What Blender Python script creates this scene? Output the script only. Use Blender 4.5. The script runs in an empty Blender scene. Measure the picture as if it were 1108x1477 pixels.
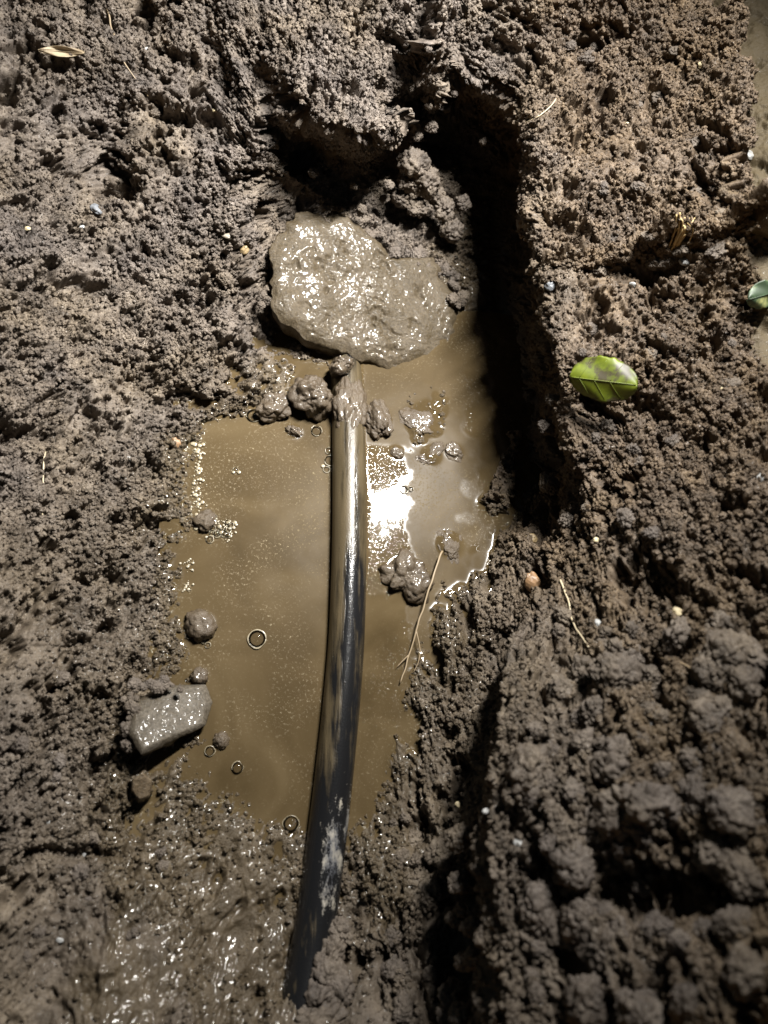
import bpy, bmesh, math, random
import numpy as np
from mathutils import Vector, Matrix
random.seed(7)
rng = np.random.default_rng(11)
S = bpy.context.scene
COL = S.collection

# ------------------------------------------------------------------ camera
CAM = np.array((-0.12, -0.26, 0.64)); AIM = np.array((0.0, 0.0, 0.0))
TANX = 0.499
cd = bpy.data.cameras.new('camera'); cam = bpy.data.objects.new('camera', cd); COL.objects.link(cam)
cam.location = CAM
fw = Vector(AIM - CAM).normalized()
right = fw.cross(Vector((0, 1, 0))).normalized(); upv = right.cross(fw)
cam.rotation_euler = Matrix((right, upv, -fw)).transposed().to_euler()
cd.sensor_fit = 'HORIZONTAL'; cd.sensor_width = 24; cd.lens = 24 / (2 * TANX)
cd.clip_start = 0.02; cd.clip_end = 100
cd.dof.use_dof = True; cd.dof.focus_distance = 0.69; cd.dof.aperture_fstop = 4.0
S.camera = cam
# ------------------------------------------------------------------ night sky
W = bpy.data.worlds.new('World'); S.world = W; W.use_nodes = True
nt = W.node_tree; sky = nt.nodes.new('ShaderNodeTexSky'); sky.sky_type = 'NISHITA'; sky.sun_disc = False
sky.sun_elevation = math.radians(3); sky.sun_rotation = math.radians(200)
nt.links.new(sky.outputs[0], nt.nodes['Background'].inputs[0]); nt.nodes['Background'].inputs[1].default_value = 0.035
# ------------------------------------------------------------------ the work light, seen mirrored in the puddle
LAMP = Vector((0.180, 0.375, 0.85)); LAIM = Vector((-0.13, 0.13, 0.05))
ld = bpy.data.lights.new('work_light', 'AREA'); ld.shape = 'RECTANGLE'; ld.size = 0.032; ld.size_y = 0.28
ld.energy = 10.2; ld.color = (1.0, 0.975, 0.93); ld.spread = math.radians(86)
lo = bpy.data.objects.new('work_light', ld); COL.objects.link(lo); lo.location = LAMP
lo.rotation_euler = (LAIM - LAMP).to_track_quat('-Z', 'Y').to_euler()
S.view_settings.view_transform = 'Standard'; S.view_settings.look = 'None'
S.view_settings.exposure = 0.0; S.view_settings.gamma = 1.0
S.cycles.max_bounces = 6; S.cycles.caustics_reflective = False; S.cycles.caustics_refractive = False

# ------------------------------------------------------------------ where a picture point lies at height z
R_, U_, F_ = (np.array(v) for v in (right, upv, fw))
def P(px, py, z=0.0):
    d = F_ + R_ * ((px - 554) / 554 * TANX) + U_ * ((738.5 - py) / 554 * TANX)
    return CAM + d * ((z - CAM[2]) / d[2])
def V(px, py, z=0.0): return Vector(P(px, py, z))

# ------------------------------------------------------------------ noise
def _h(ix, iy, seed):
    n = (ix.astype(np.int64) * 374761393 + iy.astype(np.int64) * 668265263 + seed * 1442695041) & 0xffffffff
    n = ((n ^ (n >> 13)) * 1274126177) & 0xffffffff
    n = n ^ (n >> 16)
    return (n & 0xffffff).astype(np.float32) / np.float32(0xffffff)
def vnoise(x, y, seed=0):
    ix = np.floor(x); iy = np.floor(y); fx = (x - ix).astype(np.float32); fy = (y - iy).astype(np.float32)
    fx = fx * fx * fx * (fx * (fx * 6 - 15) + 10); fy = fy * fy * fy * (fy * (fy * 6 - 15) + 10)
    a = _h(ix, iy, seed); b = _h(ix + 1, iy, seed); c = _h(ix, iy + 1, seed); d = _h(ix + 1, iy + 1, seed)
    return (a + (b - a) * fx) * (1 - fy) + (c + (d - c) * fx) * fy - 0.5
def fbm(x, y, f, octv, seed=0, gain=0.5):
    r = 0; a = 1.0
    for o in range(octv):
        c, s = math.cos(o * 0.7 + .3), math.sin(o * 0.7 + .3)
        r = r + a * vnoise((x * c - y * s) * f + 17.3 * o, (x * s + y * c) * f - 9.1 * o, seed + o); a *= gain; f *= 2.03
    return r
def crumbs(x, y, cell, seed, rlo=0.35, rhi=0.75, keep=1.0, lift=0.25):
    """height of a bed of rounded lumps, one to a cell"""
    gx = x / cell; gy = y / cell; ix = np.floor(gx); iy = np.floor(gy)
    out = np.zeros_like(gx, dtype=np.float32)
    for dx in (-1, 0, 1):
        for dy in (-1, 0, 1):
            cx = ix + dx; cy = iy + dy
            px = cx + _h(cx, cy, seed); py = cy + _h(cx, cy, seed + 1)
            r = rlo + (rhi - rlo) * _h(cx, cy, seed + 2) ** 2
            k = _h(cx, cy, seed + 3)
            an = k * 6.28; q = 1 + .6 * (_h(cx, cy, seed + 4) - .5)
            ax, ay = gx - px, gy - py
            ux = (ax * np.cos(an) + ay * np.sin(an)) * q; uy = (-ax * np.sin(an) + ay * np.cos(an)) / q
            v = np.sqrt(np.maximum(0, r * r - ux * ux - uy * uy)) * 1.25
            v = np.minimum(v, np.maximum(r * (.3 + .6 * _h(cx, cy, seed + 5)) + ax * 1.5 * (_h(cx, cy, seed + 6) - .5) + ay * 1.5 * (_h(cx, cy, seed + 7) - .5), 0))
            v = np.where(v > 0, v + lift * (k - .5) * np.minimum(1, v / (r * .35)), 0) * (k < keep)
            out = np.maximum(out, v)
    return (out * cell).astype(np.float32)
def n3(p, f, seed=0):
    q = p * f; i = np.floor(q); w = q - i; w = w * w * (3 - 2 * w); r = 0
    for a in (0, 1):
        for b in (0, 1):
            for c in (0, 1):
                k = (w[:, 0] if a else 1 - w[:, 0]) * (w[:, 1] if b else 1 - w[:, 1]) * (w[:, 2] if c else 1 - w[:, 2])
                r = r + k * _h(i[:, 0] + a, i[:, 1] + b + (i[:, 2] + c) * 113, seed)
    return r - .5
def crumbs3(p, cell, seed):
    g = p / cell; i0 = np.floor(g); out = np.zeros(len(p), np.float32)
    for dx in (-1, 0, 1):
        for dy in (-1, 0, 1):
            for dz in (-1, 0, 1):
                c = i0 + (dx, dy, dz); key = c[:, 1] + c[:, 2] * 57
                q = np.stack([c[:, k] + _h(c[:, 0], key, seed + k) for k in range(3)], 1)
                r = .4 + .45 * _h(c[:, 0], key, seed + 3)
                out = np.maximum(out, np.sqrt(np.maximum(0, r * r - ((g - q) ** 2).sum(1))))
    return out * cell

# ------------------------------------------------------------------ materials
def mat(name):
    m = bpy.data.materials.new(name); m.use_nodes = True
    n = m.node_tree.nodes; b = n['Principled BSDF']
    return m, n, m.node_tree.links, b
def nd(n, t, **k):
    x = n.new(t)
    for a, v in k.items():
        if a in x.inputs: x.inputs[a].default_value = v
        else: setattr(x, a, v)
    return x
def ramp(n, l, src, stops):
    r = n.new('ShaderNodeValToRGB'); e = r.color_ramp.elements
    while len(e) < len(stops): e.new(0.5)
    for i, (p, c) in enumerate(stops): e[i].position = p; e[i].color = (*c, 1) if len(c) == 3 else c
    l.new(src, r.inputs[0]); return r
def mixc(n, l, f, a, b):
    x = n.new('ShaderNodeMix'); x.data_type = 'RGBA'
    for s, v in ((0, f), (6, a), (7, b)):
        if isinstance(v, bpy.types.NodeSocket): l.new(v, x.inputs[s])
        elif s == 0: x.inputs[0].default_value = v
        else: x.inputs[s].default_value = (*v, 1)
    return x.outputs[2]
def maprange(n, l, src, a, b, c, d):
    x = n.new('ShaderNodeMapRange'); l.new(src, x.inputs[0])
    for i, v in enumerate((a, b, c, d)): x.inputs[i + 1].default_value = v
    return x.outputs[0]

DRY = ((0.046, 0.038, 0.031), (0.128, 0.107, 0.088), (0.235, 0.203, 0.168))
MUD = (0.125, 0.088, 0.045)
def soil_material(name, wet_attr='GEOMETRY', wet_val=0.0, tone=1.0):
    m, n, l, b = mat(name)
    g = nd(n, 'ShaderNodeNewGeometry'); pos = g.outputs['Position']
    t1 = nd(n, 'ShaderNodeTexNoise', Scale=55.0, Detail=8.0, Roughness=.7); l.new(pos, t1.inputs['Vector'])
    t2 = nd(n, 'ShaderNodeTexNoise', Scale=620.0, Detail=4.0, Roughness=.7); l.new(pos, t2.inputs['Vector'])
    t3 = nd(n, 'ShaderNodeTexNoise', Scale=14.0, Detail=3.0); l.new(pos, t3.inputs['Vector'])
    c1 = ramp(n, l, t1.outputs[0], [(.3, tuple(v * tone for v in DRY[0])), (.52, tuple(v * tone for v in DRY[1])), (.75, tuple(v * tone for v in DRY[2]))])
    c2 = ramp(n, l, t2.outputs[0], [(.3, (.55, .52, .5)), (.55, (1, 1, 1)), (.78, (1.5, 1.45, 1.35))])
    mu = n.new('ShaderNodeMix'); mu.data_type = 'RGBA'; mu.blend_type = 'MULTIPLY'; mu.inputs[0].default_value = 1
    l.new(c1.outputs[0], mu.inputs[6]); l.new(c2.outputs[0], mu.inputs[7])
    tint = ramp(n, l, t3.outputs[0], [(.35, (.97, .97, 1.02)), (.65, (1.05, 1.0, .9))])
    mu2 = n.new('ShaderNodeMix'); mu2.data_type = 'RGBA'; mu2.blend_type = 'MULTIPLY'; mu2.inputs[0].default_value = 1
    l.new(mu.outputs[2], mu2.inputs[6]); l.new(tint.outputs[0], mu2.inputs[7])
    dry = mu2.outputs[2]
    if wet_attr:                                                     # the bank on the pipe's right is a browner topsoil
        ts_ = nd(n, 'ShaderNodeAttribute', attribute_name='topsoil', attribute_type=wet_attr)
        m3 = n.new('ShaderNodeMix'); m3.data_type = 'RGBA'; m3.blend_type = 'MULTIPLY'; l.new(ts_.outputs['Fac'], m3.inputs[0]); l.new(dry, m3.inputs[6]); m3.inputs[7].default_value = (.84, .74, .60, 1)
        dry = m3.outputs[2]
    if wet_attr:
        a = nd(n, 'ShaderNodeAttribute', attribute_name='wet', attribute_type=wet_attr); wet = a.outputs['Fac']
        cl = nd(n, 'ShaderNodeAttribute', attribute_name='clay')
        mudc = ramp(n, l, t1.outputs[0], [(.3, (.045, .033, .019)), (.55, (.075, .056, .034)), (.75, (.11, .084, .053))])
        dry = mixc(n, l, cl.outputs['Fac'], dry, (.10, .077, .044))
        colr = mixc(n, l, wet, dry, mudc.outputs[0]); l.new(colr, b.inputs['Base Color'])
        rr = maprange(n, l, wet, .35, 1, .55, .45); l.new(rr, b.inputs['Roughness'])
    else:
        colr = mixc(n, l, wet_val, dry, (.06, .043, .025)); l.new(colr, b.inputs['Base Color'])
        b.inputs['Roughness'].default_value = .62 - .3 * wet_val
    bp = nd(n, 'ShaderNodeBump', Strength=.7, Distance=.0014); l.new(t2.outputs[0], bp.inputs['Height'])
    l.new(bp.outputs[0], b.inputs['Normal'])
    b.inputs['Specular IOR Level'].default_value = .3
    tb = nd(n, 'ShaderNodeTexNoise', Scale=300.0, Detail=1.0); l.new(pos, tb.inputs['Vector'])
    b3 = nd(n, 'ShaderNodeBump', Strength=.35, Distance=.0012); l.new(tb.outputs[0], b3.inputs['Height']); l.new(b3.outputs[0], b.inputs['Coat Normal'])
    b.inputs['Coat Roughness'].default_value = .10; b.inputs['Coat IOR'].default_value = 1.36
    if wet_attr: l.new(maprange(n, l, wet, .45, 1, 0.03, .65), b.inputs['Coat Weight'])
    else: b.inputs['Coat Weight'].default_value = max(0, wet_val - .1)
    return m
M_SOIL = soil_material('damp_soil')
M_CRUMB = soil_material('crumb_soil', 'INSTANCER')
M_CLOD = soil_material('clod_soil', False, 0.12, .86)
M_WET = soil_material('wet_mud', False, 0.75)

def water_material():
    m, n, l, b = mat('muddy_water')
    pos = nd(n, 'ShaderNodeNewGeometry').outputs['Position']
    t1 = nd(n, 'ShaderNodeTexNoise', Scale=11.0, Detail=6.0, Distortion=1.6); l.new(pos, t1.inputs['Vector'])
    t2 = nd(n, 'ShaderNodeTexNoise', Scale=420.0, Detail=5.0, Roughness=.75, Distortion=.3); l.new(pos, t2.inputs['Vector'])
    t3 = nd(n, 'ShaderNodeTexNoise', Scale=16.0, Detail=4.0, Distortion=1.0); l.new(pos, t3.inputs['Vector'])
    base = ramp(n, l, t1.outputs[0], [(.3, (.046, .032, .0150)), (.5, (.061, .043, .021)), (.7, (.080, .058, .030))])
    sp = ramp(n, l, t2.outputs[0], [(.56, (0, 0, 0)), (.70, (1, 1, 1))])
    sc_ = nd(n, 'ShaderNodeAttribute', attribute_name='scum'); zz = nd(n, 'ShaderNodeMath', operation='ADD'); l.new(t3.outputs[0], zz.inputs[0]); l.new(sc_.outputs['Fac'], zz.inputs[1])
    zone = ramp(n, l, zz.outputs[0], [(.45, (.06, .06, .06)), (.75, (1, 1, 1))])
    mm = nd(n, 'ShaderNodeMath', operation='MULTIPLY'); l.new(sp.outputs[0], mm.inputs[0]); l.new(zone.outputs[0], mm.inputs[1])
    m2 = nd(n, 'ShaderNodeMath', operation='MULTIPLY'); l.new(mm.outputs[0], m2.inputs[0]); m2.inputs[1].default_value = .8
    l.new(mixc(n, l, m2.outputs[0], base.outputs[0], (.30, .25, .165)), b.inputs['Base Color'])
    fl = nd(n, 'ShaderNodeAttribute', attribute_name='skin')
    r1 = maprange(n, l, mm.outputs[0], 0, 1, 0, .3); r2 = maprange(n, l, fl.outputs['Fac'], 0, 1, .03, .3)
    ad = nd(n, 'ShaderNodeMath', operation='ADD'); l.new(r1, ad.inputs[0]); l.new(r2, ad.inputs[1]); l.new(ad.outputs[0], b.inputs['Roughness'])
    t4 = nd(n, 'ShaderNodeTexNoise', Scale=40.0, Detail=2.0); l.new(pos, t4.inputs['Vector'])
    b1 = nd(n, 'ShaderNodeBump', Strength=.05, Distance=.004); l.new(t4.outputs[0], b1.inputs['Height'])
    b2 = nd(n, 'ShaderNodeBump', Strength=.25, Distance=.0006); l.new(mm.outputs[0], b2.inputs['Height']); l.new(b1.outputs[0], b2.inputs['Normal'])
    l.new(b2.outputs[0], b.inputs['Normal']); b.inputs['IOR'].default_value = 1.33; l.new(maprange(n, l, fl.outputs['Fac'], 0, 1, .5, .06), b.inputs['Specular IOR Level'])
    return m

# ------------------------------------------------------------------ objects
def link(name, me, m=None, parent=None, loc=None):
    o = bpy.data.objects.new(name, me); COL.objects.link(o)
    if m and me is not None and not me.materials: me.materials.append(m)
    if parent: o.parent = parent
    if loc is not None: o.location = loc
    return o
def tag(o, label=None, cat=None, group=None, kind=None):
    if label: o['label'] = label
    if cat: o['category'] = cat
    if group: o['group'] = group
    if kind: o['kind'] = kind
    return o
def grid_mesh(name, X, Y, Z, smooth=True):
    ny, nx = X.shape; me = bpy.data.meshes.new(name)
    co = np.stack([X, Y, Z], -1).reshape(-1, 3).astype(np.float32)
    i = np.arange(ny * nx).reshape(ny, nx)
    q = np.stack([i[:-1, :-1], i[:-1, 1:], i[1:, 1:], i[1:, :-1]], -1).reshape(-1, 4).astype(np.int32)
    me.vertices.add(len(co)); me.vertices.foreach_set('co', co.ravel())
    me.loops.add(q.size); me.loops.foreach_set('vertex_index', q.ravel())
    me.polygons.add(len(q)); me.polygons.foreach_set('loop_start', np.arange(0, q.size, 4, dtype=np.int32))
    me.update(calc_edges=True)
    if smooth: me.polygons.foreach_set('use_smooth', np.ones(len(q), bool))
    return me
def blur(a, s):
    k = np.exp(-.5 * (np.arange(-int(3 * s) - 1, int(3 * s) + 2) / s) ** 2); k /= k.sum(); h = len(k) // 2
    for ax in (0, 1):
        pad = [(0, 0), (0, 0)]; pad[ax] = (h, h); b = np.pad(a, pad, mode='edge'); r = 0
        for i, w in enumerate(k): r = r + w * (b[i:i + a.shape[0]] if ax == 0 else b[:, i:i + a.shape[1]])
        a = r
    return a

# ================================================================== GROUND
X0, X1, Y0, Y1 = -0.50, 0.46, -0.52, 0.62
CN = (241, 286)                                              # coarse cells of 4 mm
gx = np.linspace(X0, X1, CN[0]); gy = np.linspace(Y0, Y1, CN[1])
con = np.full((CN[1], CN[0]), np.nan)
def sm(a, lo, hi):
    t = np.clip((a - lo) / (hi - lo), 0, 1); return t * t * (3 - 2 * t)
def lean(x, y, z):
    """how far the banks hang over the trench"""
    k = sm(z, .05, .158)
    return -.058 * k * sm(x, .02, .07) * sm(y, -.75, -.38), -.08 * k * sm(x, -.19, -.13) * sm(y, .16, .26)
def put(x, y, z, r=0):
    lx, ly = lean(x + .05, y, z); x = x - lx
    lx, ly = lean(x, y + .07, z); y = y - ly
    i = int(round((x - X0) / (X1 - X0) * (CN[0] - 1))); j = int(round((y - Y0) / (Y1 - Y0) * (CN[1] - 1)))
    if 0 <= i < CN[0] and 0 <= j < CN[1]: con[j, i] = z
def line(pts, off=(0, 0), z=None):
    w = [P(*p) for p in pts]
    for a, b in zip(w[:-1], w[1:]):
        n = max(2, int(np.hypot(*(b - a)[:2]) / .002))
        for t in np.linspace(0, 1, n):
            p = a + (b - a) * t; put(p[0] + off[0], p[1] + off[1], p[2] if z is None else z)
def dots(*pts):
    for p in pts:
        w = P(*p); put(*w)
# pool edges, z = 0
line([(505, 556, 0), (430, 562, 0), (365, 598, 0), (305, 612, 0), (288, 700, 0), (280, 790, 0), (262, 860, 0), (278, 940, 0), (303, 1040, 0), (332, 1110, 0), (375, 1165, 0), (440, 1195, 0)])
line([(522, 1185, 0), (560, 1095, 0), (588, 985, 0), (604, 905, 0), (645, 820, 0), (690, 786, 0)])
line([(510, 530, -.004), (590, 532, -.004), (660, 520, -.004)])
line([(330, 660, -.025), (400, 680, -.03), (380, 850, -.03), (400, 1000, -.03), (410, 1110, -.02)])
line([(550, 560, -.012), (575, 690, -.012), (570, 740, -.02), (560, 900, -.02), (535, 1080, -.015)])
line([(590, 560, .003), (605, 600, .006), (600, 640, .004)]); line([(640, 535, .002), (645, 580, .006), (640, 625, .005)])
line([(690, 540, -.03), (710, 640, -.03), (690, 730, -.02)])
# left bank
line([(330, 540, .020), (235, 620, .014), (215, 760, .012), (198, 860, .014), (190, 950, .018), (178, 1010, .026), (176, 1060, .022)])
line([(150, 250, .075), (120, 600, .038), (100, 900, .030), (100, 1200, .030), (60, 1477, .04)])
line([(0, 0, .15), (0, 300, .10), (0, 600, .068), (0, 900, .055), (0, 1200, .052), (-40, 1477, .06)])
line([(180, 0, .155), (260, 120, .13), (330, 250, .095), (340, 420, .04), (330, 480, .03)])
line([(-250, 0, .19), (-200, 700, .11), (-200, 1477, .09)])
# bottom
dots((400, 1250, .004), (300, 1250, .006), (350, 1350, .007), (370, 1440, .02), (250, 1150, .014), (200, 1250, .028), (150, 1400, .05), (250, 1450, .045),
     (400, 1330, .006), (425, 1400, .012), (500, 1320, .010), (485, 1400, .016), (560, 1200, .016), (620, 1150, .03), (600, 1300, .05), (550, 1350, .048), (525, 1440, .036), (640, 1400, .055), (650, 1250, .045), (600, 1010, .014), (640, 920, .02))
line([(100, 1640, .08), (400, 1640, .05), (700, 1640, .12)])
# far wall of the pit: rim then foot
RIM = [(372, 60, .165), (390, 85, .165), (450, 150, .16), (530, 195, .155), (570, 178, .155), (612, 108, .16), (690, 84, .165), (755, 72, .17)]
line(RIM); foot = [P(*p) + np.array((0, .045, 0)) for p in RIM[2:]]
for a, b, za, zb in zip(foot[:-1], foot[1:], (.065, .05, .04, .03, .02), (.05, .04, .03, .02, .02)):
    for t in np.linspace(0, 1, 20): q = a + (b - a) * t; put(q[0], q[1], za + (zb - za) * t)
line([(380, 120, .14), (395, 212, .10), (435, 262, .08), (490, 306, .055), (522, 335, .036)])
line([(400, 30, .185), (560, 40, .185), (700, 20, .2)])
line([(330, -20, .17), (430, -10, .13), (540, -12, .15)])
line([(200, -200, .24), (600, -150, .24), (1000, -150, .27)])
dots((580, 340, .025), (640, 345, .018), (640, 250, .03), (690, 350, .005), (690, 250, .025))
line([(440, 320, .036), (420, 380, .025), (400, 470, .014), (460, 515, .010)])
# right wall: rim then foot
RW = [(758, 75, .17), (768, 200, .168), (772, 300, .162), (778, 400, .15), (788, 470, .15), (798, 530, .15), (806, 575, .14), (814, 625, .125)]
line(RW); line(RW[:6], off=(.03, 0), z=-.008)
line([(772, 600, .045), (748, 670, .04), (728, 745, .035), (755, 800, .05)])
line([(690, 850, .03), (655, 940, .028), (650, 1050, .03), (655, 1150, .035)])
line([(756, 600, -.02), (733, 670, -.02), (714, 745, -.02), (700, 782, -.006)])
R2 = [(735, 905, .10), (724, 980, .125), (704, 1150, .15), (706, 1270, .16), (735, 1400, .165), (730, 1500, .175)]
line(R2); line(R2, off=(.010, 0), z=.035)
# right bank
line([(850, 60, .178), (870, 250, .176), (880, 420, .165), (890, 520, .16), (900, 640, .155), (860, 760, .12), (810, 860, .11), (800, 960, .125)])
line([(1055, -20, .19), (1065, 200, .19), (1085, 340, .195)]); line([(1075, -20, .25), (1090, 200, .25), (1108, 330, .245)])
line([(1000, 600, .178), (1000, 800, .185), (960, 950, .19), (900, 1060, .185), (850, 1180, .18)])
line([(1108, 480, .195), (1108, 700, .21), (1108, 1000, .225), (1108, 1300, .24), (1060, 1500, .245)])
dots((880, 1290, .178), (960, 1290, .195), (820, 1380, .17), (900, 1440, .205), (990, 1180, .215), (760, 1200, .15), (780, 1080, .14), (960, 120, .182), (970, 320, .182))
line([(1300, 0, .26), (1300, 700, .25), (1250, 1500, .27)])
known = ~np.isnan(con)
h = np.where(known, con, .1)
for step in (32, 8, 2, 1):                                       # membrane between the known lines
    a = h[::step, ::step].copy(); kk = np.zeros_like(a, bool); kv = np.zeros_like(a); kn = np.zeros_like(a)
    jj, ii = np.nonzero(known); J = np.minimum(jj // step, a.shape[0] - 1); I = np.minimum(ii // step, a.shape[1] - 1)
    np.add.at(kv, (J, I), con[jj, ii]); np.add.at(kn, (J, I), 1); kk = kn > 0; a[kk] = kv[kk] / kn[kk]
    for it in range(500 if step > 1 else 260):
        p = np.pad(a, 1, mode='edge'); a = np.where(kk, a, (p[:-2, 1:-1] + p[2:, 1:-1] + p[1:-1, :-2] + p[1:-1, 2:]) * .25)
    if step > 1:
        jf = np.clip(np.arange(CN[1]) / step, 0, a.shape[0] - 1.001); i_f = np.clip(np.arange(CN[0]) / step, 0, a.shape[1] - 1.001)
        j0 = jf.astype(int); i0 = i_f.astype(int); tj = (jf - j0)[:, None]; ti = (i_f - i0)[None]
        h = (a[j0][:, i0] * (1 - ti) + a[j0][:, i0 + 1] * ti) * (1 - tj) + (a[j0 + 1][:, i0] * (1 - ti) + a[j0 + 1][:, i0 + 1] * ti) * tj
    else: h = a
h = blur(h, .9)
def samp(a, x, y):
    i_f = np.clip((x - X0) / (X1 - X0) * (CN[0] - 1), 0, CN[0] - 1.001); jf = np.clip((y - Y0) / (Y1 - Y0) * (CN[1] - 1), 0, CN[1] - 1.001)
    i0 = i_f.astype(int); j0 = jf.astype(int); ti = i_f - i0; tj = jf - j0
    return (a[j0, i0] * (1 - ti) + a[j0, i0 + 1] * ti) * (1 - tj) + (a[j0 + 1, i0] * (1 - ti) + a[j0 + 1, i0 + 1] * ti) * tj
# warp the grid so that steep faces get as many vertices as level ground
NX, NY = 1000, 1150
XX, YY = np.meshgrid(gx, gy)
def arc_rows(A, B, H, n, lo=.0):
    ds = np.sqrt(np.diff(A, axis=1) ** 2 + np.diff(B, axis=1) ** 2 + np.diff(H, axis=1) ** 2)
    s = np.concatenate([np.zeros((len(A), 1)), np.cumsum(ds, 1)], 1); s /= s[:, -1:]
    s = blur(s, 3.0); s[:, 0] = 0; s = s / s[:, -1:]
    u = np.linspace(0, 1, n); oa = np.empty((len(A), n)); ob = np.empty((len(A), n))
    for j in range(len(A)): oa[j] = np.interp(u, s[j], A[j]); ob[j] = np.interp(u, s[j], B[j])
    return oa, ob
A, B = arc_rows(XX, YY, h, CN[0] * 2)
Bt, At = arc_rows(B.T, A.T, samp(h, A, B).T, CN[1] * 2); A, B = At.T, Bt.T
def up(a, ny, nx):
    jf = np.linspace(0, a.shape[0] - 1.001, ny); i_f = np.linspace(0, a.shape[1] - 1.001, nx)
    j0 = jf.astype(int); i0 = i_f.astype(int); tj = (jf - j0)[:, None]; ti = (i_f - i0)[None]
    return (a[j0][:, i0] * (1 - ti) + a[j0][:, i0 + 1] * ti) * (1 - tj) + (a[j0 + 1][:, i0] * (1 - ti) + a[j0 + 1][:, i0 + 1] * ti) * tj
gxf = up(A, NY, NX); gyf = up(B, NY, NX); gz = samp(h, gxf, gyf)
_l = lean(gxf, gyf, gz); s0 = gxf + gz * (-.5 + 1.5 * sm(gxf, -.3, .1)); t0 = gyf + gz; gxf = gxf + _l[0]; gyf = gyf + _l[1]
def normals(x, y, z):
    ax, ay, az = (np.gradient(v, axis=1) for v in (x, y, z)); bx, by, bz = (np.gradient(v, axis=0) for v in (x, y, z))
    n = np.stack([ay * bz - az * by, az * bx - ax * bz, ax * by - ay * bx], -1)
    return n / (np.linalg.norm(n, axis=-1, keepdims=True) + 1e-12)
# painted fields: wet, smooth mud, clay, coarse clods
def spot(x, y, px, py, z, rx, ry, rot=0):
    c = P(px, py, z); a = math.radians(rot); dx = x - c[0]; dy = y - c[1]
    return np.exp(-(((dx * math.cos(a) + dy * math.sin(a)) / rx) ** 2 + ((-dx * math.sin(a) + dy * math.cos(a)) / ry) ** 2))
def fields(x, y, z, s, t):
    edge = fbm(s, t, 45, 3, 71) * .012
    wet = np.clip(1 - (z + edge - .007) / .014, 0, 1)
    wet *= np.clip(1 - (x - P(700, 700)[0]) / .03, 0, 1) * .3 + .7
    mud = np.maximum.reduce([spot(x, y, 360, 1260, .01, .07, .11) * 1.1, spot(x, y, 240, 1150, .02, .05, .09) * 1.3, spot(x, y, 180, 1420, .045, .055, .05, -35) * .8,
                             spot(x, y, 545, 1230, .02, .025, .06), spot(x, y, 640, 560, 0, .05, .05), spot(x, y, 640, 930, .02, .03, .05) * .9, spot(x, y, 300, 760, 0, .02, .07) * .6])
    damp = .45 * sm(-(y + x * .2) + .05 * fbm(s, t, 12, 3, 15), -.06, .22) + .25 * sm(.05 - z, 0, .04)
    wet = np.clip(np.maximum.reduce([wet, damp, mud * (1.5 + fbm(s, t, 60, 3, 5))]), 0, 1)
    flat = np.clip(np.maximum.reduce([spot(x, y, 360, 1270, .01, .05, .09) * .75, spot(x, y, 180, 1420, .05, .06, .05, -35) * .95, spot(x, y, 225, 1200, .025, .035, .07) * .6,
                                      spot(x, y, 640, 560, 0, .05, .04) * .7, np.clip(-z / .006, 0, 1)]), 0, 1)
    clay = np.clip((x - samp_line(y)) / .012, 0, 1) * np.clip((y - .02) / .05, 0, 1)
    coarse = np.clip((x - .10) / .12, 0, 1) * np.clip((.12 - y) / .22, 0, 1)
    coarse = np.maximum(coarse, np.clip((x - .03) / .05, 0, 1) * np.clip((-.17 - y) / .08, 0, 1))
    return wet, flat, clay, coarse
_cl = np.array([P(1055, -20, .235), P(1065, 200, .23), P(1088, 340, .235), P(1120, 380, .24)]); _cl = _cl[np.argsort(_cl[:, 1])]
def samp_line(y): return np.interp(y, _cl[:, 1], _cl[:, 0]) + .004
wet, flat, clay, coarse = fields(gxf, gyf, gz, s0, t0)
wx = s0 + fbm(s0, t0, 180, 2, 31) * .004; wy = t0 + fbm(s0, t0, 180, 2, 41) * .004
rough = (1 - .85 * flat) * (1 - .7 * clay)
left = 1 - coarse
patch = sm(fbm(s0, t0, 11, 3, 203), -.22, .18)                       # loose here, pressed smooth there
loose = rough * (.32 + .68 * patch)
d = fbm(s0, t0, 14, 3, 3) * .018 * (1 - .5 * flat)
big = crumbs(wx, wy, .034, 101, .25, .7, .4); med = crumbs(wx, wy, .016, 131, .3, .75, .4)
d += loose * (big * (.12 + .34 * coarse) + med * (.26 + .34 * coarse))
d += loose * crumbs(wx, wy, .0085, 151, .3, .8, .5) * (.5 + .25 * coarse)
jx = s0 + fbm(s0, t0, 320, 2, 7) * .003; jy = t0 + fbm(s0, t0, 320, 2, 8) * .003
d += crumbs(jx, jy, .0050, 171, .25, .85, .6) * ((.5 + .3 * coarse) * loose + .3 * flat)
d += crumbs(jx, jy, .0029, 191, .3, .85, .75) * (.95 * loose + .45 * flat)
d += flat * (crumbs(wx, wy, .013, 221, .3, .8, .6) * .2 + crumbs(wx, wy, .026, 231, .3, .8, .6) * .16)
pit = fbm(s0, t0, 38, 4, 61, .6); pit2 = fbm(s0, t0, 110, 3, 66, .6)
d -= rough * (np.clip(pit - .17, 0, .3) * .055 + np.clip(pit2 - .17, 0, .3) * .026)   # hollows between the lumps
hx = gxf + fbm(s0, t0, 150, 2, 77) * .008; hy = gyf + fbm(s0, t0, 150, 2, 79) * .006
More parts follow.
